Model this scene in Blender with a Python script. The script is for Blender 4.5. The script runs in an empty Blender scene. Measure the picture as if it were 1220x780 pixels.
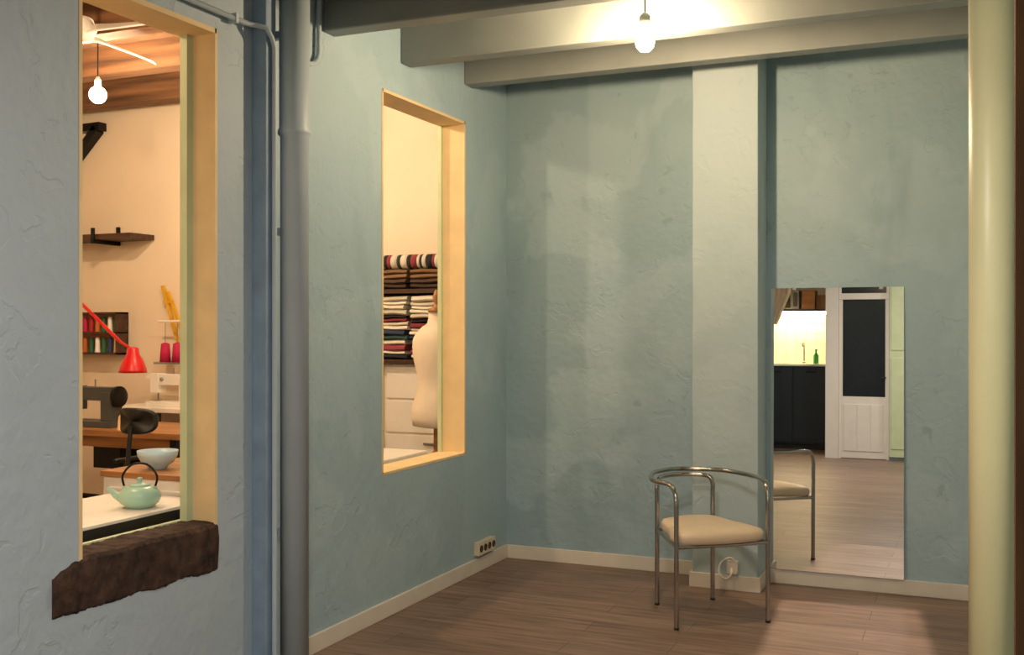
import bpy, math, random
from mathutils import Vector, Matrix
random.seed(7)
scene = bpy.context.scene
scene.view_settings.view_transform = 'Standard'
scene.view_settings.look = 'None'

# ------------------------------------------------------------------ materials
def lin(h):
    h = h.lstrip('#')
    c = [int(h[i:i+2], 16)/255 for i in (0, 2, 4)]
    return tuple((x/12.92 if x <= .04045 else ((x+.055)/1.055)**2.4) for x in c) + (1,)
def new_mat(name):
    m = bpy.data.materials.new(name); m.use_nodes = True
    nt = m.node_tree; b = nt.nodes['Principled BSDF']
    return m, nt, b
def M(name, col, rough=.5, metal=0, var=.12, scale=8, bump=0, bscale=40, coat=0):
    m, nt, b = new_mat(name)
    c = lin(col)
    b.inputs['Roughness'].default_value = rough
    b.inputs['Metallic'].default_value = metal
    b.inputs['Coat Weight'].default_value = coat
    tc = nt.nodes.new('ShaderNodeTexCoord')
    n = nt.nodes.new('ShaderNodeTexNoise'); n.inputs['Scale'].default_value = scale; n.inputs['Detail'].default_value = 4
    nt.links.new(tc.outputs['Object'], n.inputs['Vector'])
    r = nt.nodes.new('ShaderNodeValToRGB')
    r.color_ramp.elements[0].position = .3; r.color_ramp.elements[1].position = .7
    r.color_ramp.elements[0].color = tuple(x*(1-var) for x in c[:3])+(1,)
    r.color_ramp.elements[1].color = tuple(min(1, x*(1+var)) for x in c[:3])+(1,)
    nt.links.new(n.outputs['Fac'], r.inputs['Fac']); nt.links.new(r.outputs['Color'], b.inputs['Base Color'])
    if bump:
        n2 = nt.nodes.new('ShaderNodeTexNoise'); n2.inputs['Scale'].default_value = bscale; n2.inputs['Detail'].default_value = 5
        nt.links.new(tc.outputs['Object'], n2.inputs['Vector'])
        bp = nt.nodes.new('ShaderNodeBump'); bp.inputs['Strength'].default_value = bump; bp.inputs['Distance'].default_value = .01
        nt.links.new(n2.outputs['Fac'], bp.inputs['Height']); nt.links.new(bp.outputs['Normal'], b.inputs['Normal'])
    return m
def E(name, col, strength):
    m, nt, b = new_mat(name)
    b.inputs['Base Color'].default_value = (1, 1, 1, 1)
    b.inputs['Emission Color'].default_value = col + (1,)
    b.inputs['Emission Strength'].default_value = strength
    return m
def wood(name, c1, c2, axis=0, scale=6, rough=.5):
    m, nt, b = new_mat(name)
    tc = nt.nodes.new('ShaderNodeTexCoord'); mp = nt.nodes.new('ShaderNodeMapping')
    s = [1, 1, 1]; s[axis] = .08; mp.inputs['Scale'].default_value = s
    n = nt.nodes.new('ShaderNodeTexNoise'); n.inputs['Scale'].default_value = scale*5; n.inputs['Detail'].default_value = 6
    r = nt.nodes.new('ShaderNodeValToRGB'); r.color_ramp.elements[0].position = .3; r.color_ramp.elements[1].position = .72
    r.color_ramp.elements[0].color = lin(c1); r.color_ramp.elements[1].color = lin(c2)
    nt.links.new(tc.outputs['Object'], mp.inputs['Vector']); nt.links.new(mp.outputs['Vector'], n.inputs['Vector'])
    nt.links.new(n.outputs['Fac'], r.inputs['Fac']); nt.links.new(r.outputs['Color'], b.inputs['Base Color'])
    b.inputs['Roughness'].default_value = rough
    return m
def plaster(name, cA, cB, cPatch, cStain, seed=0.0, bump=.34, cNear=None, layers=None):
    """old painted plaster: cloudy tone, repainted patches, vertical stains, lumpy bump"""
    m, nt, b = new_mat(name); L = nt.links.new; N = nt.nodes.new
    tc = N('ShaderNodeTexCoord')
    mp = N('ShaderNodeMapping'); mp.inputs['Location'].default_value = (seed, seed*1.7, seed*.6)
    L(tc.outputs['Object'], mp.inputs['Vector'])
    def noise(sc, det, vec, dist=0):
        n = N('ShaderNodeTexNoise'); n.inputs['Scale'].default_value = sc; n.inputs['Detail'].default_value = det
        n.inputs['Distortion'].default_value = dist; L(vec, n.inputs['Vector']); return n.outputs['Fac']
    def ramp(fac, a, bb):
        r = N('ShaderNodeMapRange'); r.inputs['From Min'].default_value = a; r.inputs['From Max'].default_value = bb
        r.interpolation_type = 'SMOOTHSTEP'; L(fac, r.inputs['Value']); return r.outputs['Result']
    def mth(op, a, c):
        x = N('ShaderNodeMath'); x.operation = op
        for i, q in enumerate((a, c)):
            if isinstance(q, (int, float)): x.inputs[i].default_value = q
            else: L(q, x.inputs[i])
        return x.outputs[0]
    def mix(fac, c1, c2):
        x = N('ShaderNodeMix'); x.data_type = 'RGBA'
        L(fac, x.inputs['Factor'])
        for i, c in ((6, c1), (7, c2)):
            if isinstance(c, tuple): x.inputs[i].default_value = c
            else: L(c, x.inputs[i])
        return x.outputs[2]
    v = mp.outputs['Vector']
    sp = N('ShaderNodeSeparateXYZ'); L(tc.outputs['Object'], sp.inputs[0])
    col = mix(ramp(noise(.9, 3, v), .35, .65), lin(cA), lin(cB))
    if layers:
        # lower zone repainted slightly bluer, damp left corner darker, both with ragged edges
        zz = mth('ADD', sp.outputs['Z'], mth('MULTIPLY', noise(3.2, 5, v), .55))
        col = mix(mth('MULTIPLY', ramp(zz, 2.26, 2.18), .7), col, lin(layers[0]))
        xx = mth('ADD', sp.outputs['X'], mth('MULTIPLY', noise(2.4, 5, v), .16))
        col = mix(mth('MULTIPLY', ramp(xx, -2.11, -2.17), .6), col, lin(layers[1]))
        # rising damp
        zl = mth('ADD', sp.outputs['Z'], mth('MULTIPLY', noise(4.5, 8, v), .9))
        xd = mth('ADD', mth('ABSOLUTE', mth('ADD', sp.outputs['X'], 2.15), 0), mth('MULTIPLY', noise(5.5, 8, v), .45))
        col = mix(mth('MULTIPLY', mth('MULTIPLY', ramp(zl, 1.75, 1.2), ramp(xd, .52, .22)), .5), col, lin(cStain))
    col = mix(mth('MULTIPLY', ramp(noise(1.7, 4, v, .2), .52, .58), .4), col, lin(cPatch))
    mp2 = N('ShaderNodeMapping'); mp2.inputs['Scale'].default_value = (1, 1, .3); L(v, mp2.inputs['Vector'])
    col = mix(mth('MULTIPLY', ramp(noise(2.6, 7, mp2.outputs['Vector'], .3), .56, .76), .4), col, lin(cStain))
    col = mix(mth('MULTIPLY', ramp(noise(9, 10, v, .4), .67, .74), .35), col, lin(cStain))
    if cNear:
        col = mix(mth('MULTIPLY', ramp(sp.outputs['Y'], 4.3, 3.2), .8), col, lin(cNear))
    L(col, b.inputs['Base Color']); b.inputs['Roughness'].default_value = .6
    h1 = noise(3.5, 3, v); h2 = noise(22, 6, v)
    s_ = mth('ADD', mth('MULTIPLY', h1, 4), h2)
    cr = mth('MULTIPLY', ramp(noise(7, 9, v, .5), .60, .64), -.7)
    bp = N('ShaderNodeBump'); bp.inputs['Strength'].default_value = bump; bp.inputs['Distance'].default_value = .012
    L(mth('ADD', s_, cr), bp.inputs['Height']); L(bp.outputs['Normal'], b.inputs['Normal'])
    return m

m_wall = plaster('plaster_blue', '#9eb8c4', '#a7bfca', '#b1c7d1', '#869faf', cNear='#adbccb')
m_wallb = plaster('plaster_teal', '#9bb6bf', '#a8bfc6', '#b5cbd4', '#778f99', seed=3.3, layers=('#a7c0cd', '#8aa4ae'))
m_pillar = plaster('plaster_pillar', '#aec2c9', '#b5c6cb', '#bbccd2', '#a1b4bb', seed=5.1, bump=.2)
m_strip = M('paint_blue_grey', '#8098b0', .6, bump=.2, bscale=12)
m_cream = M('plaster_cream', '#e8cf9f', .7, var=.06, bump=.3, bscale=15)
m_shop = M('shop_wall_white', '#e8d5bc', .8, var=.04, scale=2)
m_beam = M('beam_paint_grey', '#868c8a', .5, var=.1, scale=3, bump=.15, bscale=9)
m_ceil = M('ceiling_paint', '#737974', .7, var=.08, scale=3, bump=.15)
m_base = M('baseboard_white', '#dfd7cb', .45, var=.04)
m_pipe = M('pipe_paint_blue', '#b3c4d0', .45, var=.06, scale=4, bump=.1, bscale=12)
m_pipey = M('pipe_paint_cream_green', '#d8d2a4', .4, var=.05, scale=3, bump=.08, bscale=10)
m_green = M('frame_mint', '#c9d6ae', .5, var=.05)
m_stone = M('stone_brown', '#3d2b22', .95, var=.7, scale=18, bump=1, bscale=26)
m_woodbeam = wood('old_beam_wood', '#4a2f1c', '#8c6240', 0, 3, .8)
m_postwood = wood('post_wood', '#6b4630', '#9a6c48', 2, 3, .7)
m_tablewood = wood('table_wood', '#8a5a30', '#b98048', 0, 4, .4)
m_darkwood = wood('dark_wood', '#2e1c12', '#553522', 0, 4, .5)
m_white = M('white_paint', '#e8e2d8', .45, var=.03)
m_black = M('black_plastic', '#141414', .4, var=.1)
m_blackm = M('black_metal', '#1b1a1a', .35, .6)
m_navy = M('navy_cabinet', '#131d26', .35)
m_chrome = M('chrome', '#aeaaa4', .15, 1, var=.03)
m_seat = M('seat_vinyl_cream', '#dbc6aa', .38, var=.05, bump=.08, bscale=30)
m_mint = M('teapot_mint', '#a9d3bf', .3, var=.05, coat=.3)
m_bowl = M('bowl_pale_blue', '#bcd4df', .3, var=.05)
m_red = M('lamp_red', '#c8141a', .3, coat=.3)
m_form = M('linen', '#e3d3bd', .85, var=.05, bump=.1, bscale=90)
m_yellow = M('yellow_paint', '#d9a520', .5)
m_grey = M('machine_grey', '#4c4f4d', .35, .2)
m_steel = M('steel', '#9a9a9a', .3, .9)
m_glassdark = M('door_glass_dark', '#23272c', .08, var=.1)
m_curtain = M('curtain_cloth', '#dcc9ae', .9)
m_greenb = M('green_bottle', '#2f8a3a', .2)
m_socket = M('socket_plastic', '#d9cdb5', .4)

mm, nt, b = new_mat('mirror_silver')
b.inputs['Base Color'].default_value = (.92, .93, .92, 1); b.inputs['Metallic'].default_value = 1; b.inputs['Roughness'].default_value = 0.0
m_mirror = mm
m_edge = M('mirror_edge_glass', '#7d9c8f', .15, var=.1)

# laminate floor, planks along X
mf, nt, b = new_mat('floor_laminate'); L = nt.links.new; N = nt.nodes.new
tc = N('ShaderNodeTexCoord')
br = N('ShaderNodeTexBrick'); br.offset = .37
br.inputs['Scale'].default_value = 1; br.inputs['Brick Width'].default_value = 1.28; br.inputs['Row Height'].default_value = .19
br.inputs['Mortar Size'].default_value = .0018; br.inputs['Color1'].default_value = lin('#92796b'); br.inputs['Color2'].default_value = lin('#81695b')
br.inputs['Mortar'].default_value = lin('#4f3d31')
L(tc.outputs['Object'], br.inputs['Vector'])
mp = N('ShaderNodeMapping'); mp.inputs['Scale'].default_value = (1.2, 14, 1); L(tc.outputs['Object'], mp.inputs['Vector'])
n = N('ShaderNodeTexNoise'); n.inputs['Scale'].default_value = 2.2; n.inputs['Detail'].default_value = 8; n.inputs['Distortion'].default_value = .6; L(mp.outputs[0], n.inputs['Vector'])
r = N('ShaderNodeValToRGB'); r.color_ramp.elements[0].position = .3; r.color_ramp.elements[1].position = .7
r.color_ramp.elements[0].color = (.55, .53, .5, 1); r.color_ramp.elements[1].color = (1.15, 1.13, 1.1, 1)
L(n.outputs['Fac'], r.inputs['Fac'])
x = N('ShaderNodeMix'); x.data_type = 'RGBA'; x.blend_type = 'MULTIPLY'; x.inputs[0].default_value = 1
L(br.outputs['Color'], x.inputs[6]); L(r.outputs['Color'], x.inputs[7]); L(x.outputs[2], b.inputs['Base Color'])
b.inputs['Roughness'].default_value = .42
m_floor = mf

# ------------------------------------------------------------------ mesh builder
def catmull(P, n=8, closed=False):
    P = [Vector(p) for p in P]; out = []
    k = len(P); rng = range(k) if closed else range(k-1)
    for i in rng:
        if closed: p0, p1, p2, p3 = P[i-1], P[i], P[(i+1) % k], P[(i+2) % k]
        else: p0, p1, p2, p3 = P[max(i-1, 0)], P[i], P[i+1], P[min(i+2, k-1)]
        for j in range(n):
            t = j/n
            out.append(.5*((2*p1)+(-p0+p2)*t+(2*p0-5*p1+4*p2-p3)*t*t+(-p0+3*p1-3*p2+p3)*t**3))
    if not closed: out.append(P[-1])
    return out
class B:
    def __init__(s, name): s.name = name; s.v = []; s.f = []; s.mi = []; s.sm = []; s.mats = []
    def _m(s, m):
        if m not in s.mats: s.mats.append(m)
        return s.mats.index(m)
    def _add(s, vs, fs, m, smooth):
        o = len(s.v); s.v += [Vector(a) for a in vs]; i = s._m(m)
        for f in fs: s.f.append([o+a for a in f]); s.mi.append(i); s.sm.append(smooth)
    def box(s, lo, hi, m, rz=0, rx=0, ry=0):
        c = [(a+b_)/2 for a, b_ in zip(lo, hi)]; h = [(b_-a)/2 for a, b_ in zip(lo, hi)]
        R = Matrix.Rotation(rz, 3, 'Z') @ Matrix.Rotation(ry, 3, 'Y') @ Matrix.Rotation(rx, 3, 'X')
        vs = [Vector(c)+R @ Vector((sx*h[0], sy*h[1], sz*h[2])) for sx in (-1, 1) for sy in (-1, 1) for sz in (-1, 1)]
        s._add(vs, [(0, 1, 3, 2), (4, 6, 7, 5), (0, 4, 5, 1), (2, 3, 7, 6), (0, 2, 6, 4), (1, 5, 7, 3)], m, False); return s
    def hexa(s, vs, m):
        s._add(vs, [(0, 1, 3, 2), (4, 6, 7, 5), (0, 4, 5, 1), (2, 3, 7, 6), (0, 2, 6, 4), (1, 5, 7, 3)], m, False); return s
    def tube(s, pts, r, m, seg=14, closed=False):
        pts = [Vector(p) for p in pts]; k = len(pts)
        rr = r if isinstance(r, (list, tuple)) else [r]*k
        t0 = (pts[1]-pts[0]).normalized()
        n = t0.orthogonal().normalized(); vs = []; prev = t0
        for i, p in enumerate(pts):
            if closed: t = (pts[(i+1) % k]-pts[i-1]).normalized()
            else: t = (pts[min(i+1, k-1)]-pts[max(i-1, 0)]).normalized()
            q = prev.rotation_difference(t); n = (q @ n); n = (n-t*n.dot(t)).normalized(); prev = t
            bn = t.cross(n)
            for j in range(seg):
                a = 2*math.pi*j/seg; vs.append(p+(n*math.cos(a)+bn*math.sin(a))*rr[i])
        fs = []
        for i in range(k if closed else k-1):
            for j in range(seg):
                a = i*seg+j; b_ = i*seg+(j+1) % seg; c = ((i+1) % k)*seg+(j+1) % seg; d = ((i+1) % k)*seg+j
                fs.append((a, b_, c, d))
        s._add(vs, fs, m, True)
        if not closed:
            s._add(vs[:seg], [tuple(range(seg))[::-1]], m, False); s._add(vs[-seg:], [tuple(range(seg))], m, False)
        return s
    def lathe(s, prof, c, m, seg=32, sx=1, sy=1, R=None, smooth=True):
        vs = []; c = Vector(c)
        for r, z in prof:
            for j in range(seg):
                a = 2*math.pi*j/seg; p = Vector((r*math.cos(a)*sx, r*math.sin(a)*sy, z))
                if R: p = R @ p
                vs.append(c+p)
        fs = []
        for i in range(len(prof)-1):
            for j in range(seg):
                fs.append((i*seg+j, i*seg+(j+1) % seg, (i+1)*seg+(j+1) % seg, (i+1)*seg+j))
        fs.append(tuple(range(seg))[::-1]); fs.append(tuple((len(prof)-1)*seg+j for j in range(seg)))
        s._add(vs, fs, m, smooth); return s
    def ball(s, c, r, m, sz=1, seg=24):
        return s.lathe([(max(r*math.sin(math.pi*i/14), 1e-4), -r*sz*math.cos(math.pi*i/14)) for i in range(15)], c, m, seg)
    def loft(s, rings, m, smooth=True):
        seg = len(rings[0]); vs = [p for r in rings for p in r]; fs = []
        for i in range(len(rings)-1):
            for j in range(seg):
                fs.append((i*seg+j, i*seg+(j+1) % seg, (i+1)*seg+(j+1) % seg, (i+1)*seg+j))
        fs.append(tuple(range(seg))[::-1]); fs.append(tuple((len(rings)-1)*seg+j for j in range(seg)))
        s._add(vs, fs, m, smooth); return s
    def build(s, bevel=0, origin=True):
        me = bpy.data.meshes.new(s.name)
        o = Vector((0, 0, 0))
        if origin:
            xs = [v.x for v in s.v]; ys = [v.y for v in s.v]; zs = [v.z for v in s.v]
            o = Vector(((min(xs)+max(xs))/2, (min(ys)+max(ys))/2, min(zs)))
        me.from_pydata([v-o for v in s.v], [], s.f)
        for m in s.mats: me.materials.append(m)
        for p, i, sm in zip(me.polygons, s.mi, s.sm): p.material_index = i; p.use_smooth = sm
        import bmesh
        bm = bmesh.new(); bm.from_mesh(me); bmesh.ops.recalc_face_normals(bm, faces=bm.faces); bm.to_mesh(me); bm.free()
        ob = bpy.data.objects.new(s.name, me); ob.location = o; scene.collection.objects.link(ob)
        if bevel:
            md = ob.modifiers.new('bevel', 'BEVEL'); md.width = bevel; md.segments = 2; md.limit_method = 'ANGLE'; md.angle_limit = math.radians(50)
        return ob

XL = -2.78; XI = -2.95; YB = 6.33; ZC = 3.12; YF = 7.0
# ------------------------------------------------------------------ room shell
B('floor').box((XI, -3.3, -.1), (2.7, YB+.1, 0), m_floor).build(origin=False)
B('floor_workshop').box((-7.8, 1.4, -.1), (XI, YF+.1, -.001), M('shop_floor', '#8d7a6a', .5)).build(origin=False)
w = B('wall_left')
for lo, hi in [((-3.3, 0), (2.72, 3.5)), ((2.72, 0), (3.43, .69)), ((2.72, 2.69), (3.43, 3.5)), ((3.43, 0), (4.735, 3.5)),
               ((4.735, 0), (5.714, .738)), ((4.735, 2.73), (5.714, 3.5)), ((5.714, 0), (YF+.1, 3.5))]:
    w.box((XI, lo[0], lo[1]), (XL, hi[0], hi[1]), m_wall)
w.build(origin=False)
B('wall_back').box((XL, YB, 0), (2.7, YB+.12, ZC+.1), m_wallb).build(origin=False)
B('pillar_back').box((-1.478, 6.05, 0), (-1.10, YB, ZC), m_pillar).build(bevel=.006, origin=False)
B('wall_right').box((.15, 2.6, 0), (.30, YB, ZC), m_wallb).build(origin=False)
B('wall_right_outer').box((2.6, -3.3, 0), (2.7, YB, ZC), m_wallb).build(origin=False)
B('wall_rear_post').box((-1.72, -1.72, 0), (-1.556, -1.6, ZC), m_white).build(origin=False)
B('wall_rear_lintel').box((-1.556, -1.72, 2.56), (-.94, -1.6, ZC), m_white).build(origin=False)
B('wall_rear').box((-.94, -1.72, 0), (2.6, -1.6, ZC), m_wallb).build(origin=False)
B('wall_kitchen').box((XL, -3.3, 0), (-.9, -3.2, ZC), m_white).box((-1.0, -3.2, 0), (-.9, -1.72, ZC), m_white).build(origin=False)
B('ceiling').box((XL, -3.3, ZC), (2.7, YB+.1, ZC+.1), m_ceil).build(origin=False)
for i, (y, z) in enumerate([(5.70, 2.955), (4.93, 2.905), (4.19, 2.885), (3.45, 2.88), (2.7, 2.88), (1.95, 2.88), (1.2, 2.88), (.45, 2.88), (-.3, 2.88), (-1.05, 2.88)]):
    B('ceiling_beam').box((XL, y, z), (.15 if y > 2.6 else 2.6, y+.11, ZC), m_beam).build(bevel=.008, origin=False)
# workshop shell
B('wall_workshop_back').box((-7.8, YF, 0), (XI, YF+.1, 3.6), m_shop).build(origin=False)
B('wall_workshop_left').box((-7.8, 1.4, 0), (-7.7, YF, 3.6), m_shop).build(origin=False)
B('wall_workshop_front').box((-7.8, 1.4, 0), (XI, 1.5, 3.6), m_shop).build(origin=False)
B('ceiling_workshop').box((-7.8, 1.4, 3.5), (XI, YF+.1, 3.6), M('shop_ceiling', '#7a5a42', .8, var=.2)).build(origin=False)
for y in (6.55, 5.75, 4.95, 4.15, 3.35):
    B('ceiling_beam_workshop').box((-7.7, y, 3.3), (XI, y+.14, 3.5), m_woodbeam).build(origin=False)
# baseboards
B('baseboard_left').box((XL, 3.94, 0), (XL+.015, YB, .085), m_base).build(bevel=.003, origin=False)
bb = B('baseboard_back')
bb.box((XL+.015, YB-.015, 0), (-1.478, YB, .085), m_base)
bb.box((-1.10, YB-.015, 0), (.15, YB, .085), m_base)
bb.box((-1.493, 6.035, 0), (-1.085, 6.05, .085), m_base)
bb.box((-1.493, 6.05, 0), (-1.478, YB-.015, .085), m_base)
bb.box((-1.10, 6.05, 0), (-1.085, YB-.015, .085), m_base)
bb.build(bevel=.003, origin=False)

# ------------------------------------------------------------------ windows
w1 = B('window_1')
w1.box((XI, 3.42, .70), (XL+.002, 3.435, 2.70), m_cream)
w1.box((XI, 2.715, .70), (XL+.002, 2.73, 2.70), m_cream)
w1.box((XI, 2.72, 2.68), (XL+.002, 3.43, 2.70), m_cream)
w1.box((-2.925, 3.385, .72), (-2.89, 3.42, 2.68), m_green)
w1.box((-2.925, 2.73, .72), (-2.89, 2.745, 2.68), m_green)
w1.box((-2.945, 2.73, .69), (-2.925, 3.42, .722), m_green)
w1.build(origin=False)
w2 = B('window_2')
w2.box((XI, 5.70, .742), (XL+.003, 5.716, 2.732), m_cream)
w2.box((XI, 4.733, .742), (XL+.003, 4.748, 2.732), m_cream)
w2.box((XI, 4.735, 2.718), (XL+.003, 5.714, 2.733), m_cream)
w2.box((XI, 4.733, .736), (XL+.003, 5.716, .75), m_cream)
w2.box((-2.948, 5.682, .75), (-2.925, 5.70, 2.718), m_green)
w2.box((-2.948, 4.748, .75), (-2.925, 4.76, 2.718), m_green)
w2.build(origin=False)
# stone sill, rough block let into the wall
st = B('stone_window_sill')
rings = []
rd = random.Random(3)
NS = 70
for i in range(NS+1):
    t = i/NS; y = 2.60+t*.835
    top = (.672+.044*min(1, t/.15)) + .002*math.sin(t*13)+.002*rd.uniform(-1, 1)
    bot = .532-.008*t+.0025*math.sin(t*17+1)+.0015*rd.uniform(-1, 1)
    fr = XL+.010+.003*math.sin(t*23)
    back = XL-.145
    rr = []
    for (xx, zz) in [(back, bot), (fr-.012, bot), (fr-.002, bot+.012), (fr+.002, bot+(top-bot)*.3), (fr, bot+(top-bot)*.5), (fr+.003, bot+(top-bot)*.7), (fr-.001, top-.014), (fr-.014, top), (fr-.05, top+.003), (back, top+.003)]:
        rr.append(Vector((xx+.003*rd.uniform(-1, 1), y, zz+.0015*rd.uniform(-1, 1))))
    rings.append(rr)
st.loft(rings, m_stone, smooth=False); st.build(origin=False)

# ------------------------------------------------------------------ pipes
B('trim_pilaster_left').box((XL, 3.66, 0), (XL+.072, 3.73, ZC), m_strip).build(bevel=.004, origin=False)
px, py = XL+.11, 3.81
p = B('drain_pipe')
p.lathe([(.061, 0), (.061, 2.32), (.071, 2.33), (.071, 2.345), (.065, 2.36), (.066, ZC)], (px, py, 0), m_pipe, 36)
for z in (.6, 1.9, 2.75): p.box((XL, py-.02, z), (XL+.05, py+.02, z+.03), m_pipe)
p.build()
p = B('conduit_pipe')
p.tube([(XL+.03, 1.6, 2.76), (XL+.03, 3.60, 2.76), (XL+.05, 3.63, 2.76), (XL+.085, 3.645, 2.75), (XL+.086, 3.68, 2.72), (XL+.086, 3.70, 2.68), (XL+.086, 3.70, 0.0)], .011, m_pipe, 12)
for y in (2.2, 2.9, 3.5): p.box((XL+.001, y, 2.74), (XL+.045, y+.015, 2.78), m_pipe)
p.build()
p = B('conduit_pipe')
p.tube(catmull([(XL+.02, 3.95, 2.72), (XL+.02, 4.05, 2.70), (XL+.02, 4.12, 2.74), (XL+.02, 4.13, 2.85), (XL+.02, 4.13, ZC)], 6), .012, m_pipe, 12)
p.build()
p = B('water_pipe')
p.lathe([(.055, 0), (.055, ZC)], (.052, 3.07, 0), m_pipey, 40)
p.build()
B('trim_wood_post').box((.115, 3.2, 0), (.15, 4.45, ZC), m_postwood).build(origin=False)

# ------------------------------------------------------------------ mirror (leaning on the skirting)
x0, x1, zb, zt = -1.075, -.338, .088, 1.73
yb, yt = 6.303, 6.3225
mr = B('wall_mirror')
T = .006
me = [(x0, yb, zb), (x0, yt, zt), (x1, yb, zb), (x1, yt, zt)]
mr._add([me[0], me[2], me[3], me[1]], [(0, 1, 2, 3)], m_mirror, False)
def off(p): return (p[0], p[1]+T, p[2])
def of2(p): return (p[0], p[1]+.0004, p[2])
mr.hexa([of2(me[0]), of2(me[1]), off(me[0]), off(me[1]), of2(me[2]), of2(me[3]), off(me[2]), off(me[3])], m_edge)
for xx in (-.95, -.47):
    mr.box((xx, yt-.004, zt-.012), (xx+.02, yt+.007, zt+.004), m_steel)
mr.build(origin=False)

# ------------------------------------------------------------------ chair
A_, B_, C_, D_ = Vector((-1.336, 5.143, 0)), Vector((-.942, 5.46, 0)), Vector((-1.553, 5.568, 0)), Vector((-1.301, 5.793, 0))
def at(v, z):
    q = v.copy(); q.z = z; return q
cen = (A_+B_+C_+D_)/4
back = ((C_+D_)/2-(A_+B_)/2).normalized(); side = (B_-A_).normalized()
R_ = .0125; zr = .712
ch = B('tubular_armchair')
Co = C_-side*.03+back*.01; Do = D_+side*.05
rim = [at(A_, 0), at(A_, .3), at(A_, .56), at(A_, .63), at(A_+back*.02-side*.003, .685), at(A_+back*.075-side*.012, zr),
       at(A_+back*.24-side*.035, zr), at(Co-back*.02, zr), at(Co+back*.075+side*.09, zr), at((Co+Do)/2+back*.12, zr),
       at(Do+back*.06-side*.07, zr), at(Do-back*.03+side*.02, zr), at(B_+back*.25+side*.03, zr), at(B_+back*.075+side*.012, zr), at(B_+back*.02+side*.003, .685),
       at(B_, .63), at(B_, .56), at(B_, .3), at(B_, 0)]
ch.tube(catmull(rim, 10), R_, m_chrome, 16)
zh = zr-.026
hoop = [at(C_, 0), at(C_, .3), at(C_, .58), at(C_, .64), at(C_+back*.012+side*.015, .677), at(C_+back*.05+side*.06, zh),
        at((C_+D_)/2+back*.095, zh), at(D_+back*.05-side*.06, zh), at(D_+back*.012-side*.015, .677), at(D_, .64), at(D_, .58), at(D_, .3), at(D_, 0)]
ch.tube(catmull(hoop, 10), R_, m_chrome, 16)
zs = .405
for a, c in ((A_, C_), (B_, D_), (A_, B_), (C_, D_)):
    ch.tube([at(a, zs), at(c, zs)], .009, m_chrome, 12)
for v in (A_, B_, C_, D_): ch.lathe([(.014, 0), (.014, .012)], (v.x, v.y, 0), m_black, 12)
out = [A_+side*.035, (A_+B_)/2-back*.035, B_-side*.035, B_+back*.10-side*.01, (B_+D_)/2-side*.012, D_-back*.06, D_-side*.05-back*.01,
       (C_+D_)/2+back*.02, C_+side*.05-back*.01, C_-back*.06, (A_+C_)/2+side*.012, A_+back*.10+side*.01]
ring = catmull(out, 6, closed=True)
rings = []
for k, z in ((.93, .414), (.985, .420), (1.0, .438), (.995, .456), (.96, .470), (.85, .479), (.6, .484), (.3, .486), (.02, .486)):
    rings.append([Vector((cen.x+(q.x-cen.x)*k, cen.y+(q.y-cen.y)*k, z)) for q in ring])
ch.loft(rings, m_seat)
ch.build()

# ------------------------------------------------------------------ ceiling bulb
bx, by, bz = -1.38, 4.74, 2.82
l = B('pendant_bulb')
l.tube([(bx, by, ZC), (bx, by, bz+.12)], .004, m_black, 8)
l.lathe([(.016, 0), (.026, .005), (.026, .06), (.012, .075)], (bx, by, bz+.06), m_beam, 20)
l.lathe([(.03, 0), (.03, .02)], (bx, by, ZC-.02), m_beam, 20)
prof = [(.001, -.045), (.022, -.04), (.038, -.022), (.043, 0), (.038, .022), (.026, .045), (.018, .06), (.016, .07)]
l.lathe(prof, (bx, by, bz), E('bulb_glow', (1, .73, .44), 980), 24)
l.build()

# ------------------------------------------------------------------ sockets
s = B('wall_socket_strip')
s.box((XL, 5.84, .105), (XL+.035, 6.08, .185), m_socket)
for i in range(4):
    yy = 5.87+i*.06
    s.lathe([(.022, 0), (.022, .004), (.016, .004), (.015, .001)], (XL+.035, yy, .145), m_darkwood, 16, R=Matrix.Rotation(math.pi/2, 3, 'Y'))
s.build(bevel=.004)
s = B('power_cable')
s.box((-1.27, 6.015, .10), (-1.21, 6.05, .17), m_white)
s.tube(catmull([(-1.24, 6.01, .13), (-1.24, 5.985, .10), (-1.27, 5.99, .075), (-1.31, 6.0, .10), (-1.30, 6.01, .16), (-1.25, 6.015, .19), (-1.22, 6.02, .165)], 6), .006, m_white, 10)
s.build()

# ------------------------------------------------------------------ workshop: near counter, teapot, bowl
c = B('workshop_counter')
c.box((-3.5, 2.3, .69), (-2.985, 3.64, .752), m_black)
c.box((-3.5, 2.3, .752), (-2.987, 3.64, .765), m_white)
c.box((-3.48, 2.32, 0), (-3.02, 3.62, .69), m_navy)
c.build(bevel=.002)
c = B('white_cabinet')
c.box((-3.62, 3.68, 0), (-2.97, 4.3, .825), m_white); c.box((-3.63, 3.67, .825), (-2.965, 4.31, .85), m_tablewood)
c.box((-3.58, 3.67, .08), (-3.31, 3.68, .78), m_white); c.box((-3.28, 3.67, .08), (-3.0, 3.68, .78), m_white)
c.build(bevel=.003)
tx, ty, tz = -3.115, 3.365, .765
t = B('teapot')
t.lathe([(.045, 0), (.055, .004), (.075, .02), (.084, .04), (.082, .058), (.066, .078), (.045, .087), (.04, .088)], (tx, ty, tz), m_mint, 40)
t.lathe([(.043, .086), (.04, .094), (.02, .1), (.008, .103), (.008, .108), (.013, .115), (.010, .122), (.001, .124)], (tx, ty, tz), m_mint, 28)
dv = Vector((.92, .39, 0))
o = Vector((tx, ty, tz))
t.tube([o-dv*.07+Vector((0, 0, .035)), o-dv*.1+Vector((0, 0, .05)), o-dv*.118+Vector((0, 0, .07)), o-dv*.13+Vector((0, 0, .078))], [.02, .014, .010, .009], m_mint, 14)
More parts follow.
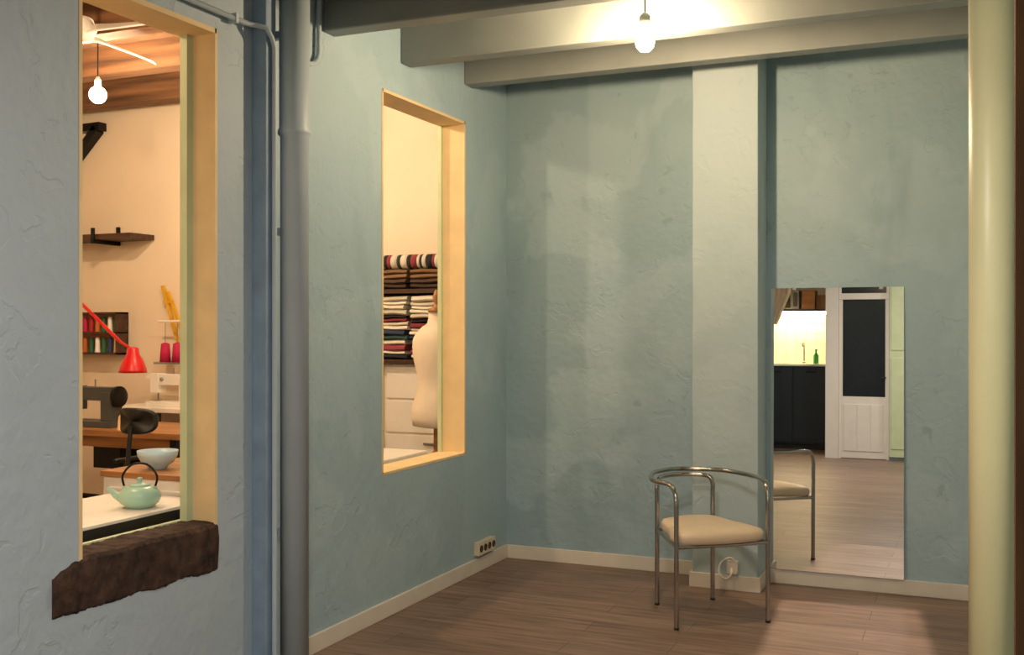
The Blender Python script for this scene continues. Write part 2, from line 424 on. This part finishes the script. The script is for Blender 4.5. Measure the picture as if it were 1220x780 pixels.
t.tube(catmull([o-dv*.062+Vector((0, 0, .08)), o-dv*.07+Vector((0, 0, .13)), o-dv*.03+Vector((0, 0, .175)), o+dv*.03+Vector((0, 0, .175)), o+dv*.07+Vector((0, 0, .13)), o+dv*.062+Vector((0, 0, .08))], 8), .0045, m_blackm, 10)
for sg in (-1, 1): t.ball(o+dv*.063*sg+Vector((0, 0, .08)), .009, m_mint)
t.build()
t = B('bowl')
t.lathe([(.04, 0), (.042, .01), (.07, .03), (.088, .06), (.092, .085), (.088, .085), (.082, .06), (.05, .02), (.001, .015)], (-3.43, 3.82, .85), m_bowl, 36)
t.build()

# work table
c = B('sewing_table')
c.box((-6.9, 5.6, .745), (-4.86, 6.3, .786), m_tablewood)
for xx in (-6.8, -4.98):
    for yy in (5.66, 6.2): c.box((xx, yy, 0), (xx+.05, yy+.05, .745), m_blackm)
c.box((-6.75, 5.68, .66), (-4.98, 5.70, .745), m_tablewood)
c.tube([(-6.78, 6.2, .2), (-4.96, 6.2, .2)], .02, m_blackm)
c.box((-5.75, 5.75, .5), (-5.5, 6.0, .745), m_blackm)
c.build(bevel=.003)
def sewing(name, ox, oy, oz, mt, k=1.0, flip=1):
    s = B(name)
    X = lambda a: ox+a*k*flip
    def bx_(x0, x1, y0, y1, z0, z1, m=mt):
        a, b_ = sorted((X(x0), X(x1))); s.box((a, oy+y0*k, oz+z0*k), (b_, oy+y1*k, oz+z1*k), m)
    bx_(-.24, .22, -.09, .09, 0, .045)
    bx_(.10, .20, -.055, .055, .045, .25)
    bx_(-.22, .20, -.05, .05, .19, .285)
    bx_(-.22, -.13, -.055, .055, .12, .29)
    s.tube([(X(-.175), oy, oz+.12*k), (X(-.175), oy, oz+.05*k)], .008*k, m_steel)
    bx_(-.2, -.15, -.03, .03, .05, .056, m_steel)
    s.lathe([(.075*k, 0), (.075*k, .03*k), (.03*k, .035*k)], (X(.205), oy, oz+.22*k), m_blackm, 24, R=Matrix.Rotation(flip*math.pi/2, 3, 'Y'))
    s.tube([(X(0), oy, oz+.285*k), (X(0), oy, oz+.34*k)], .006*k, m_steel)
    s.ball((X(-.09), oy-.055*k, oz+.24*k), .018*k, m_steel)
    s.build(bevel=.012*k)
sewing('sewing_machine', -5.80, 5.82, .786, m_grey)
def cone(name, x, y, z, m, r=.03, h=.11):
    s = B(name); s.lathe([(r*1.1, 0), (r*1.1, .006), (r, .008), (r*.72, h*.9), (r*.45, h*.92), (r*.45, h)], (x, y, z), m, 20); s.build()
m_thr = {k: M('thread_'+k, v, .7) for k, v in dict(white='#e9e4da', yellow='#d9b07a', magenta='#b8124a', red='#a51a1a', green='#245a3a', black='#161616', blue='#22395c', orange='#b8602a').items()}
cone('thread_cone', -5.40, 5.66, .786, m_thr['yellow']); cone('thread_cone', -5.27, 5.66, .786, m_thr['white'])
# red desk lamp
s = B('red_desk_lamp')
s.lathe([(.10, 0), (.10, .02), (.02, .03)], (-6.35, 5.95, .786), m_red, 28)
for dx in (-.008, .008):
    s.tube([(-6.35+dx, 5.95, .81), (-6.15+dx, 5.9, 1.78)], .008, m_red, 8)
    s.tube([(-6.15+dx, 5.9, 1.78), (-5.58+dx, 5.83, 1.40)], .008, m_red, 8)
s.ball((-6.15, 5.9, 1.78), .02, m_black)
s.lathe([(.098, 0), (.095, .02), (.07, .09), (.045, .13), (.04, .17), (.03, .18), (.001, .182)], (-5.44, 5.81, 1.18), m_red, 32)
s.tube([(-5.58, 5.83, 1.40), (-5.46, 5.81, 1.35)], .010, m_red, 8)
s.build()
# wall shelf, bracket, spool rack
s = B('wall_shelf')
s.box((-7.6, 6.72, 2.235), (-6.32, 6.998, 2.28), m_darkwood)
for xx in (-7.2, -6.72):
    s.box((xx, 6.975, 2.20), (xx+.03, 6.998, 2.36), m_blackm); s.box((xx, 6.7, 2.20), (xx+.03, 6.998, 2.235), m_blackm)
    s.box((xx, 6.69, 2.20), (xx+.03, 6.71, 2.33), m_blackm)
s.build(bevel=.002)
s = B('triangular_wall_bracket')
s.hexa([(-7.65, 6.9, 3.19), (-7.65, 6.9, 3.24), (-7.65, 6.99, 3.19), (-7.65, 6.99, 3.24), (-6.84, 6.9, 3.19), (-6.84, 6.9, 3.26), (-6.84, 6.99, 3.19), (-6.84, 6.99, 3.26)], m_blackm)
s.hexa([(-7.25, 6.9, 2.82), (-7.25, 6.9, 2.90), (-7.25, 6.99, 2.82), (-7.25, 6.99, 2.90), (-6.87, 6.9, 3.18), (-6.90, 6.9, 3.24), (-6.87, 6.99, 3.18), (-6.90, 6.99, 3.24)], m_blackm)
s.build()
s = B('thread_rack')
x0, x1, z0, z1 = -7.35, -6.60, 1.27, 1.63
YR = 6.995
s.box((x0, 6.86, z0), (x1, YR, z0+.015), m_darkwood); s.box((x0, 6.86, z1-.015), (x1, YR, z1), m_darkwood)
s.box((x0, 6.86, (z0+z1)/2), (x1, YR, (z0+z1)/2+.012), m_darkwood)
s.box((x0, 6.86, z0), (x0+.015, YR, z1), m_darkwood); s.box((x1-.015, 6.86, z0), (x1, YR, z1), m_darkwood); s.box((x0, 6.985, z0), (x1, YR, z1), m_tablewood)
keys = ['red', 'green', 'orange', 'black', 'blue', 'green', 'magenta', 'yellow', 'white', 'red']
for r_ in range(2):
    for i in range(10):
        k = keys[(i*3+r_*4) % 10]
        s.lathe([(.027, 0), (.027, .005), (.022, .01), (.018, .12), (.01, .13)], (x0+.06+i*.070, 6.92, z0+.016+r_*.176), m_thr[k], 12)
s.build()
# second table with overlocker + thread stand
c = B('overlock_table')
c.box((-6.3, 6.42, .84), (-4.6, 6.98, .875), m_white)
for xx in (-6.25, -4.7): c.box((xx, 6.5, 0), (xx+.05, 6.55, .84), m_steel); c.box((xx, 6.9, 0), (xx+.05, 6.95, .84), m_steel)
c.build(bevel=.003)
sewing('overlock_machine', -5.78, 6.62, .875, m_white, .9)
s = B('thread_stand')
s.tube([(-5.85, 6.85, .875), (-5.85, 6.85, 1.62)], .008, m_steel)
s.box((-6.15, 6.80, 1.20), (-5.65, 6.92, 1.215), m_steel); s.tube([(-6.15, 6.86, 1.55), (-5.6, 6.86, 1.55)], .010, m_white)
s.box((-6.25, 6.82, 1.08), (-5.75, 6.86, 1.11), m_white)
for i, k in enumerate(['magenta', 'magenta', 'white', 'red']):
    s.lathe([(.045, 0), (.034, .15), (.012, .16)], (-6.08+i*.125, 6.86, 1.216), m_thr[k], 16)
    s.tube([(-6.08+i*.125, 6.86, 1.37), (-6.08+i*.125, 6.86, 1.55)], .003, m_steel, 6)
s.build()
s = B('yellow_wooden_rulers')
for d, zt_, zb_ in ((0, 1.85, 1.38), (.055, 1.80, 1.45)):
    s.hexa([(-6.22+d, 6.96, zt_), (-6.22+d, 6.98, zt_), (-6.19+d, 6.96, zt_), (-6.19+d, 6.98, zt_), (-6.06+d, 6.96, zb_), (-6.06+d, 6.98, zb_), (-6.03+d, 6.96, zb_), (-6.03+d, 6.98, zb_)], m_yellow)
s.box((-6.19, 6.955, 1.7), (-6.08, 6.965, 1.725), m_yellow)
s.build()
# office chair, back turned to us
s = B('office_chair'); ox, oy = -4.68, 5.24
def sq(a, p): return math.copysign(abs(a)**p, a)
angs = [2*math.pi*j/32 for j in range(32)]
s.loft([[Vector((ox+sq(math.cos(a), .6)*.23*k, oy+sq(math.sin(a), .6)*.22*k, z)) for a in angs] for k, z in ((.9, .44), (1, .46), (1, .49), (.9, .51), (.5, .515), (.02, .515))], m_black)
s.loft([[Vector((ox+sq(math.cos(a), .6)*.14*k, oy-.24+t_+.05*math.cos(a)**2, .93+sq(math.sin(a), .6)*.08*k)) for a in angs] for k, t_ in ((.02, -.025), (.9, -.025), (1, -.01), (1, .01), (.9, .03), (.02, .03))], m_black)
s.tube(catmull([(ox, oy-.1, .44), (ox, oy-.25, .46), (ox, oy-.29, .6), (ox, oy-.26, .9)], 6), .014, m_black, 10)
s.tube([(ox, oy, .10), (ox, oy, .44)], .025, m_blackm)
for j in range(5):
    a = j*2*math.pi/5+.3
    s.tube([(ox, oy, .11), (ox+.28*math.cos(a), oy+.28*math.sin(a), .065)], [.022, .014], m_black, 10)
    s.ball((ox+.28*math.cos(a), oy+.28*math.sin(a), .027), .027, m_black)
for sg in (-1, 1):
    s.tube(catmull([(ox+sg*.22, oy, .46), (ox+sg*.29, oy, .5), (ox+sg*.29, oy, .64), (ox+sg*.28, oy-.1, .655), (ox+sg*.28, oy+.14, .655)], 6), .014, m_black, 10)
s.build()
# ceiling fan
s = B('ceiling_fan'); o = Vector((-4.66, 4.52, 3.19))
s.lathe([(.03, .08), (.10, .06), (.12, 0), (.10, -.05), (.04, -.07), (.001, -.075)], o, m_white, 28)
s.tube([o+Vector((0, 0, .06)), o+Vector((0, 0, .31))], .012, m_white)
for ang in (6, 98, 188, 281):
    a = math.radians(ang); u_ = Vector((math.cos(a), math.sin(a), 0)); n_ = Vector((-u_.y, u_.x, 0))
    pts = []
    for (d, wd) in ((.11, .045), (.2, .065), (.62, .09), (.68, .07)):
        pts.append([o+u_*d+n_*wd+Vector((0, 0, .035)), o+u_*d-n_*wd+Vector((0, 0, -.035)), o+u_*d-n_*wd+Vector((0, 0, -.045)), o+u_*d+n_*wd+Vector((0, 0, .025))])
    s.loft(pts, m_white, smooth=False)
s.build()
m_globe = E('globe_glow', (1, .74, .46), 740)
for gx, gy, gz in ((-5.30, 5.34, 3.04), (-4.0, 5.3, 3.05), (-3.9, 3.2, 3.05)):  # first bulb hangs in view; other two unseen, added to brighten the workshop
    s = B('globe_bulb')
    s.ball((gx, gy, gz), .055, m_globe)
    s.lathe([(.02, 0), (.022, .05), (.01, .07)], (gx, gy, gz+.05), m_white, 16); s.tube([(gx, gy, gz+.1), (gx, gy, 3.5)], .004, m_black, 8)
    s.build()

# ------------------------------------------------------------------ window 2 contents
s = B('drawer_cabinet')
s.box((-4.6, 6.56, 0), (-3.05, 6.99, 1.24), m_white)
for i in range(5):
    for j in range(2):
        s.box((-4.58+j*.775, 6.545, .04+i*.24), (-3.83+j*.775, 6.56, .04+i*.24+.225), m_white)
        s.box((-4.28+j*.775, 6.53, .2+i*.24), (-4.13+j*.775, 6.545, .215+i*.24), m_steel)
s.build(bevel=.003)
s = B('fabric_shelf')
for z in (1.245, 1.74): s.box((-4.6, 6.5, z), (-3.05, 6.99, z+.03), m_darkwood)
s.box((-4.62, 6.5, 1.245), (-4.6, 6.99, 2.05), m_darkwood); s.box((-3.05, 6.5, 1.245), (-3.03, 6.99, 2.05), m_darkwood)
s.build()
cols = ['#d8cfbe', '#1b1b1d', '#c0b7a6', '#2a3650', '#7c2a30', '#d9d1c2', '#2b2523', '#a1714a', '#c9bfad', '#2b4a46', '#ddd5c7', '#1c2230', '#8a3a44', '#c0b8a8']
fm = [M('fabric_%d' % i, c_, .9, var=.1) for i, c_ in enumerate(cols)]
s = B('folded_fabric_stack')
def fold(xa, xb, z, h, m):
    d = random.uniform(-.012, .012)
    ry = [(6.52+d+.01, z), (6.512+d, z+h*.3), (6.515+d, z+h*.7), (6.53+d, z+h), (6.97, z+h), (6.97, z)]
    n_ = 5
    s.loft([[Vector((xa+(xb-xa)*q/n_, y_, z_+.004*math.sin(q*2+z*40))) for (y_, z_) in ry] for q in range(n_+1)], m, smooth=False)
k = 0
for xa, xb in ((-4.58, -4.12), (-4.10, -3.62), (-3.60, -3.08)):
    z = 1.282
    seqs = [1, 11, 5, 12, 0, 9, 3, 10, 8, 4, 1, 13, 5, 10, 2, 5]
    i = 0
    while z < 1.70:
        h = random.uniform(.022, .045); fold(xa+random.uniform(0, .02), xb-random.uniform(0, .03), z, h-.003, fm[seqs[(i+k) % 16]]); z += h; i += 1
    k += 1
br_ = [M('fab_brown_%d' % i, c_, .9) for i, c_ in enumerate(['#4a3526', '#7a5a3e', '#6d5238', '#3a2a20'])]
for xa, xb in ((-4.58, -4.12), (-4.10, -3.62), (-3.60, -3.08)):
    z = 1.776
    for i in range(4): fold(xa, xb-.01, z, .030, br_[(i+k) % 4]); z += .034
s.build()
s = B('striped_fabric_rolls')
sc = ['#c4bbaa', '#1c1c1f', '#80303a', '#c4bbaa', '#2a2a2e']
sm_ = [M('stripe_%d' % i, c_, .9) for i, c_ in enumerate(sc)]
for j, (yy, zz) in enumerate(((6.57, 1.965), (6.69, 1.965))):
    x = -4.58; i = j
    while x < -3.1:
        wd = random.choice((.03, .05, .02)); e = min(x+wd, -3.08)
        s.lathe([(.05, 0), (.05, e-x)], (x, yy, zz), sm_[i % 5], 18, R=Matrix.Rotation(math.pi/2, 3, 'Y')); x = e; i += 1
        if e >= -3.09: break
s.build()
# dress form
s = B('dress_form'); dx, dy = -3.185, 6.12
prof = [(.10, .85), (.150, .86), (.160, .91), (.157, .97), (.135, 1.05), (.115, 1.12), (.122, 1.19), (.143, 1.28), (.152, 1.34), (.148, 1.41), (.132, 1.46), (.095, 1.50), (.060, 1.525), (.05, 1.56), (.05, 1.60)]
s.lathe(prof, (dx, dy, 0), m_form, 40, sx=1.08, sy=.78)
s.lathe([(.052, 1.60), (.054, 1.61), (.05, 1.625), (.015, 1.635), (.012, 1.66), (.02, 1.675), (.024, 1.70), (.015, 1.725), (.006, 1.745)], (dx, dy, 0), m_tablewood, 24)
for sg in (-1, 1):
    s.lathe([(.05, 0), (.05, .012), (.02, .016)], (dx+sg*.142, dy, 1.405), m_form, 20, R=Matrix.Rotation(sg*math.pi/2*.9, 3, 'Y'), sx=1, sy=.8)
s.tube([(dx, dy, .30), (dx, dy, .86)], .018, m_tablewood)
s.lathe([(.018, .62), (.032, .64), (.032, .68), (.018, .70)], (dx, dy, 0), m_tablewood, 20)
for j in range(3):
    a = j*2*math.pi/3+.5
    s.tube(catmull([(dx, dy, .34), (dx+.08*math.cos(a), dy+.1*math.sin(a), .25), (dx+.16*math.cos(a), dy+.2*math.sin(a), .04), (dx+.19*math.cos(a), dy+.24*math.sin(a), .014)], 6), .014, m_tablewood, 10)
s.build()
s = B('cutting_table')
s.box((-3.75, 4.5, .735), (-2.98, 5.62, .765), m_white)
for xx in (-3.7, -3.06):
    for yy in (4.55, 5.52): s.box((xx, yy, 0), (xx+.05, yy+.05, .735), m_white)
s.build(bevel=.01)

# ------------------------------------------------------------------ kitchenette behind (seen in the mirror)
s = B('kitchen_cabinet')
s.box((XL+.01, -3.18, .08), (-1.80, -2.62, 1.17), m_navy); s.box((XL+.01, -3.18, 0), (-1.80, -2.68, .08), m_black)
for i in range(2):
    s.box((XL+.03+i*.48, -2.62, .1), (XL+.49+i*.48, -2.60, 1.15), m_navy)
    s.box((XL+.2+i*.48, -2.60, 1.08), (XL+.34+i*.48, -2.585, 1.095), m_blackm)
s.box((XL+.005, -3.18, 1.17), (-1.78, -2.58, 1.20), m_white)
s.build(bevel=.003)
m_tile = M('backsplash_tile', '#f2e6bc', .2, var=.03)
s = B('backsplash')
for i in range(7):
    for j in range(5): s.box((XL+.02+i*.145, -3.198, 1.205+j*.145), (XL+.16+i*.145, -3.186, 1.345+j*.145), m_tile)
s.build()
s = B('under_shelf_light'); s.box((XL+.1, -3.02, 1.91), (-1.85, -2.93, 1.948), E('striplight', (1, .80, .48), 85)); s.build()
s = B('kitchen_shelf')
s.box((XL+.005, -3.18, 1.95), (-1.80, -2.85, 1.98), m_darkwood)
s.box((XL+.01, -3.18, 2.45), (-1.80, -2.85, 2.48), m_darkwood)
s.box((-2.2, -3.15, 1.981), (-2.02, -2.86, 2.25), m_tablewood); s.box((-2.0, -3.15, 1.981), (-1.85, -2.86, 2.18), m_postwood)
s.build()
s = B('microwave_oven')
s.box((-2.68, -3.15, 1.981), (-2.24, -2.86, 2.25), m_steel); s.box((-2.66, -2.86, 2.0), (-2.36, -2.85, 2.23), m_glassdark); s.tube([(-2.34, -2.84, 2.02), (-2.34, -2.84, 2.21)], .008, m_steel)
s.box((-2.32, -2.86, 2.02), (-2.26, -2.85, 2.22), m_grey); s.build(bevel=.004)
s = B('kitchen_faucet')
s.tube(catmull([(-2.2, -3.1, 1.20), (-2.2, -3.1, 1.45), (-2.2, -3.04, 1.53), (-2.2, -2.96, 1.50), (-2.2, -2.95, 1.44)], 6), .012, m_chrome, 12)
s.lathe([(.025, 0), (.025, .03)], (-2.2, -3.1, 1.20), m_chrome, 16); s.build()
s = B('dish_soap_bottle')
s.lathe([(.035, 0), (.038, .01), (.038, .12), (.015, .15), (.012, .19), (.018, .19), (.018, .21)], (-2.0, -2.85, 1.20), m_greenb, 20); s.build()
s = B('kitchen_curtain')
pts = []
for z in (1.75, 2.2, 2.7):
    row = []
    for i in range(40):
        xx = -2.76+i*.012*(1.0 if z > 2 else .6); row.append(Vector((xx, -2.45+.025*math.sin(i*1.1), z)))
    pts.append(row)
fs = []; vs = [q for r_ in pts for q in r_]
for a in range(2):
    for i in range(39): fs.append((a*40+i, a*40+i+1, (a+1)*40+i+1, (a+1)*40+i))
s._add(vs, fs, m_curtain, True); s.tube([(-2.77, -2.45, 2.71), (-1.75, -2.45, 2.71)], .01, m_steel, 8); s.build()
# door in the rear wall
d = B('door_1'); dx0, dx1 = -1.554, -.942
d.box((dx0, -1.68, 0), (dx0+.03, -1.62, 2.555), m_white); d.box((dx1-.03, -1.68, 0), (dx1, -1.62, 2.555), m_white)
d.box((dx0, -1.68, 2.50), (dx1, -1.62, 2.555), m_white); d.box((dx0, -1.68, 2.05), (dx1, -1.61, 2.13), m_white)
d.box((dx0+.03, -1.67, .01), (dx1-.03, -1.63, .80), m_white)
d.box((dx0+.03, -1.67, .80), (dx0+.045, -1.63, 2.05), m_white); d.box((dx1-.045, -1.67, .80), (dx1-.03, -1.63, 2.05), m_white)
for i in range(3): d.box((dx0+.06+i*.165, -1.63, .10), (dx0+.215+i*.165, -1.62, .70), m_white)
d.box((dx0+.045, -1.655, .80), (dx1-.045, -1.645, 2.05), m_glassdark); d.box((dx0+.03, -1.655, 2.13), (dx1-.03, -1.645, 2.50), m_glassdark)
d.tube([(dx1-.04, -1.62, 1.05), (dx1-.04, -1.58, 1.05), (dx1-.10, -1.58, 1.05)], .008, m_blackm, 8)
d.build(bevel=.003)
d = B('window_shutter'); d.box((-.935, -1.58, .05), (-.70, -1.55, 2.6), m_green)
for i in range(2): d.box((-.91, -1.55, .15+i*1.25), (-.72, -1.54, 1.3+i*1.25), m_green)
d.build(bevel=.003)

# ------------------------------------------------------------------ lights
def area(name, loc, rot, size, power, col):
    ld = bpy.data.lights.new(name, 'AREA'); ld.shape = 'DISK'; ld.size = size; ld.energy = power; ld.color = col
    o = bpy.data.objects.new(name, ld); o.location = loc; o.rotation_euler = rot; scene.collection.objects.link(o)
area('ceiling_light_rear', (-.7, .9, 2.86), (0, 0, 0), .35, 82, (1, .88, .76))
area('ceiling_light_entry', (.6, -.7, 2.86), (0, 0, 0), .35, 36, (1, .88, .76))
# unseen spot added between last beam and back wall, node-masked to four sides:
# stands in for the bulb light that the mirror throws on the floor
ld = bpy.data.lights.new('added_mirror_bounce_spot', 'SPOT'); ld.energy = 330; ld.color = (1, .82, .68)
ld.spot_size = math.radians(36); ld.spot_blend = .05; ld.shadow_soft_size = .015
ld.use_nodes = True; nt = ld.node_tree; N = nt.nodes.new; L = nt.links.new
em = [n_ for n_ in nt.nodes if n_.type == 'EMISSION'][0]
tc = N('ShaderNodeTexCoord'); sp = N('ShaderNodeSeparateXYZ'); L(tc.outputs['Normal'], sp.inputs[0])
def beam_mask(comp, half, soft):
    dv_ = N('ShaderNodeMath'); dv_.operation = 'DIVIDE'; L(sp.outputs[comp], dv_.inputs[0]); L(sp.outputs['Z'], dv_.inputs[1])
    ab = N('ShaderNodeMath'); ab.operation = 'ABSOLUTE'; L(dv_.outputs[0], ab.inputs[0])
    mr_ = N('ShaderNodeMapRange'); mr_.interpolation_type = 'SMOOTHSTEP'
    mr_.inputs['From Min'].default_value = half+soft; mr_.inputs['From Max'].default_value = half-soft
    L(ab.outputs[0], mr_.inputs['Value']); return mr_.outputs['Result']
ml = N('ShaderNodeMath'); ml.operation = 'MULTIPLY'
L(beam_mask('X', .118, .012), ml.inputs[0]); L(beam_mask('Y', .185, .015), ml.inputs[1]); L(ml.outputs[0], em.inputs['Strength'])
o = bpy.data.objects.new('added_mirror_bounce_spot', ld); o.location = (-.62, 6.2, 3.04)
dirv = Vector((-.55, 5.40, 0))-o.location
o.rotation_euler = dirv.to_track_quat('-Z', 'Y').to_euler()
scene.collection.objects.link(o)
wd = bpy.data.worlds.new('w'); scene.world = wd; wd.use_nodes = True
wd.node_tree.nodes['Background'].inputs[0].default_value = (.05, .06, .08, 1); wd.node_tree.nodes['Background'].inputs[1].default_value = .3

# ------------------------------------------------------------------ camera
cd = bpy.data.cameras.new('cam'); cam = bpy.data.objects.new('camera', cd); scene.collection.objects.link(cam)
cam.location = (0, 0, 1.5); cam.rotation_euler = (math.radians(90), 0, math.radians(23.4))
cd.sensor_width = 36; cd.lens = 37.18; cd.clip_start = .05
scene.camera = cam
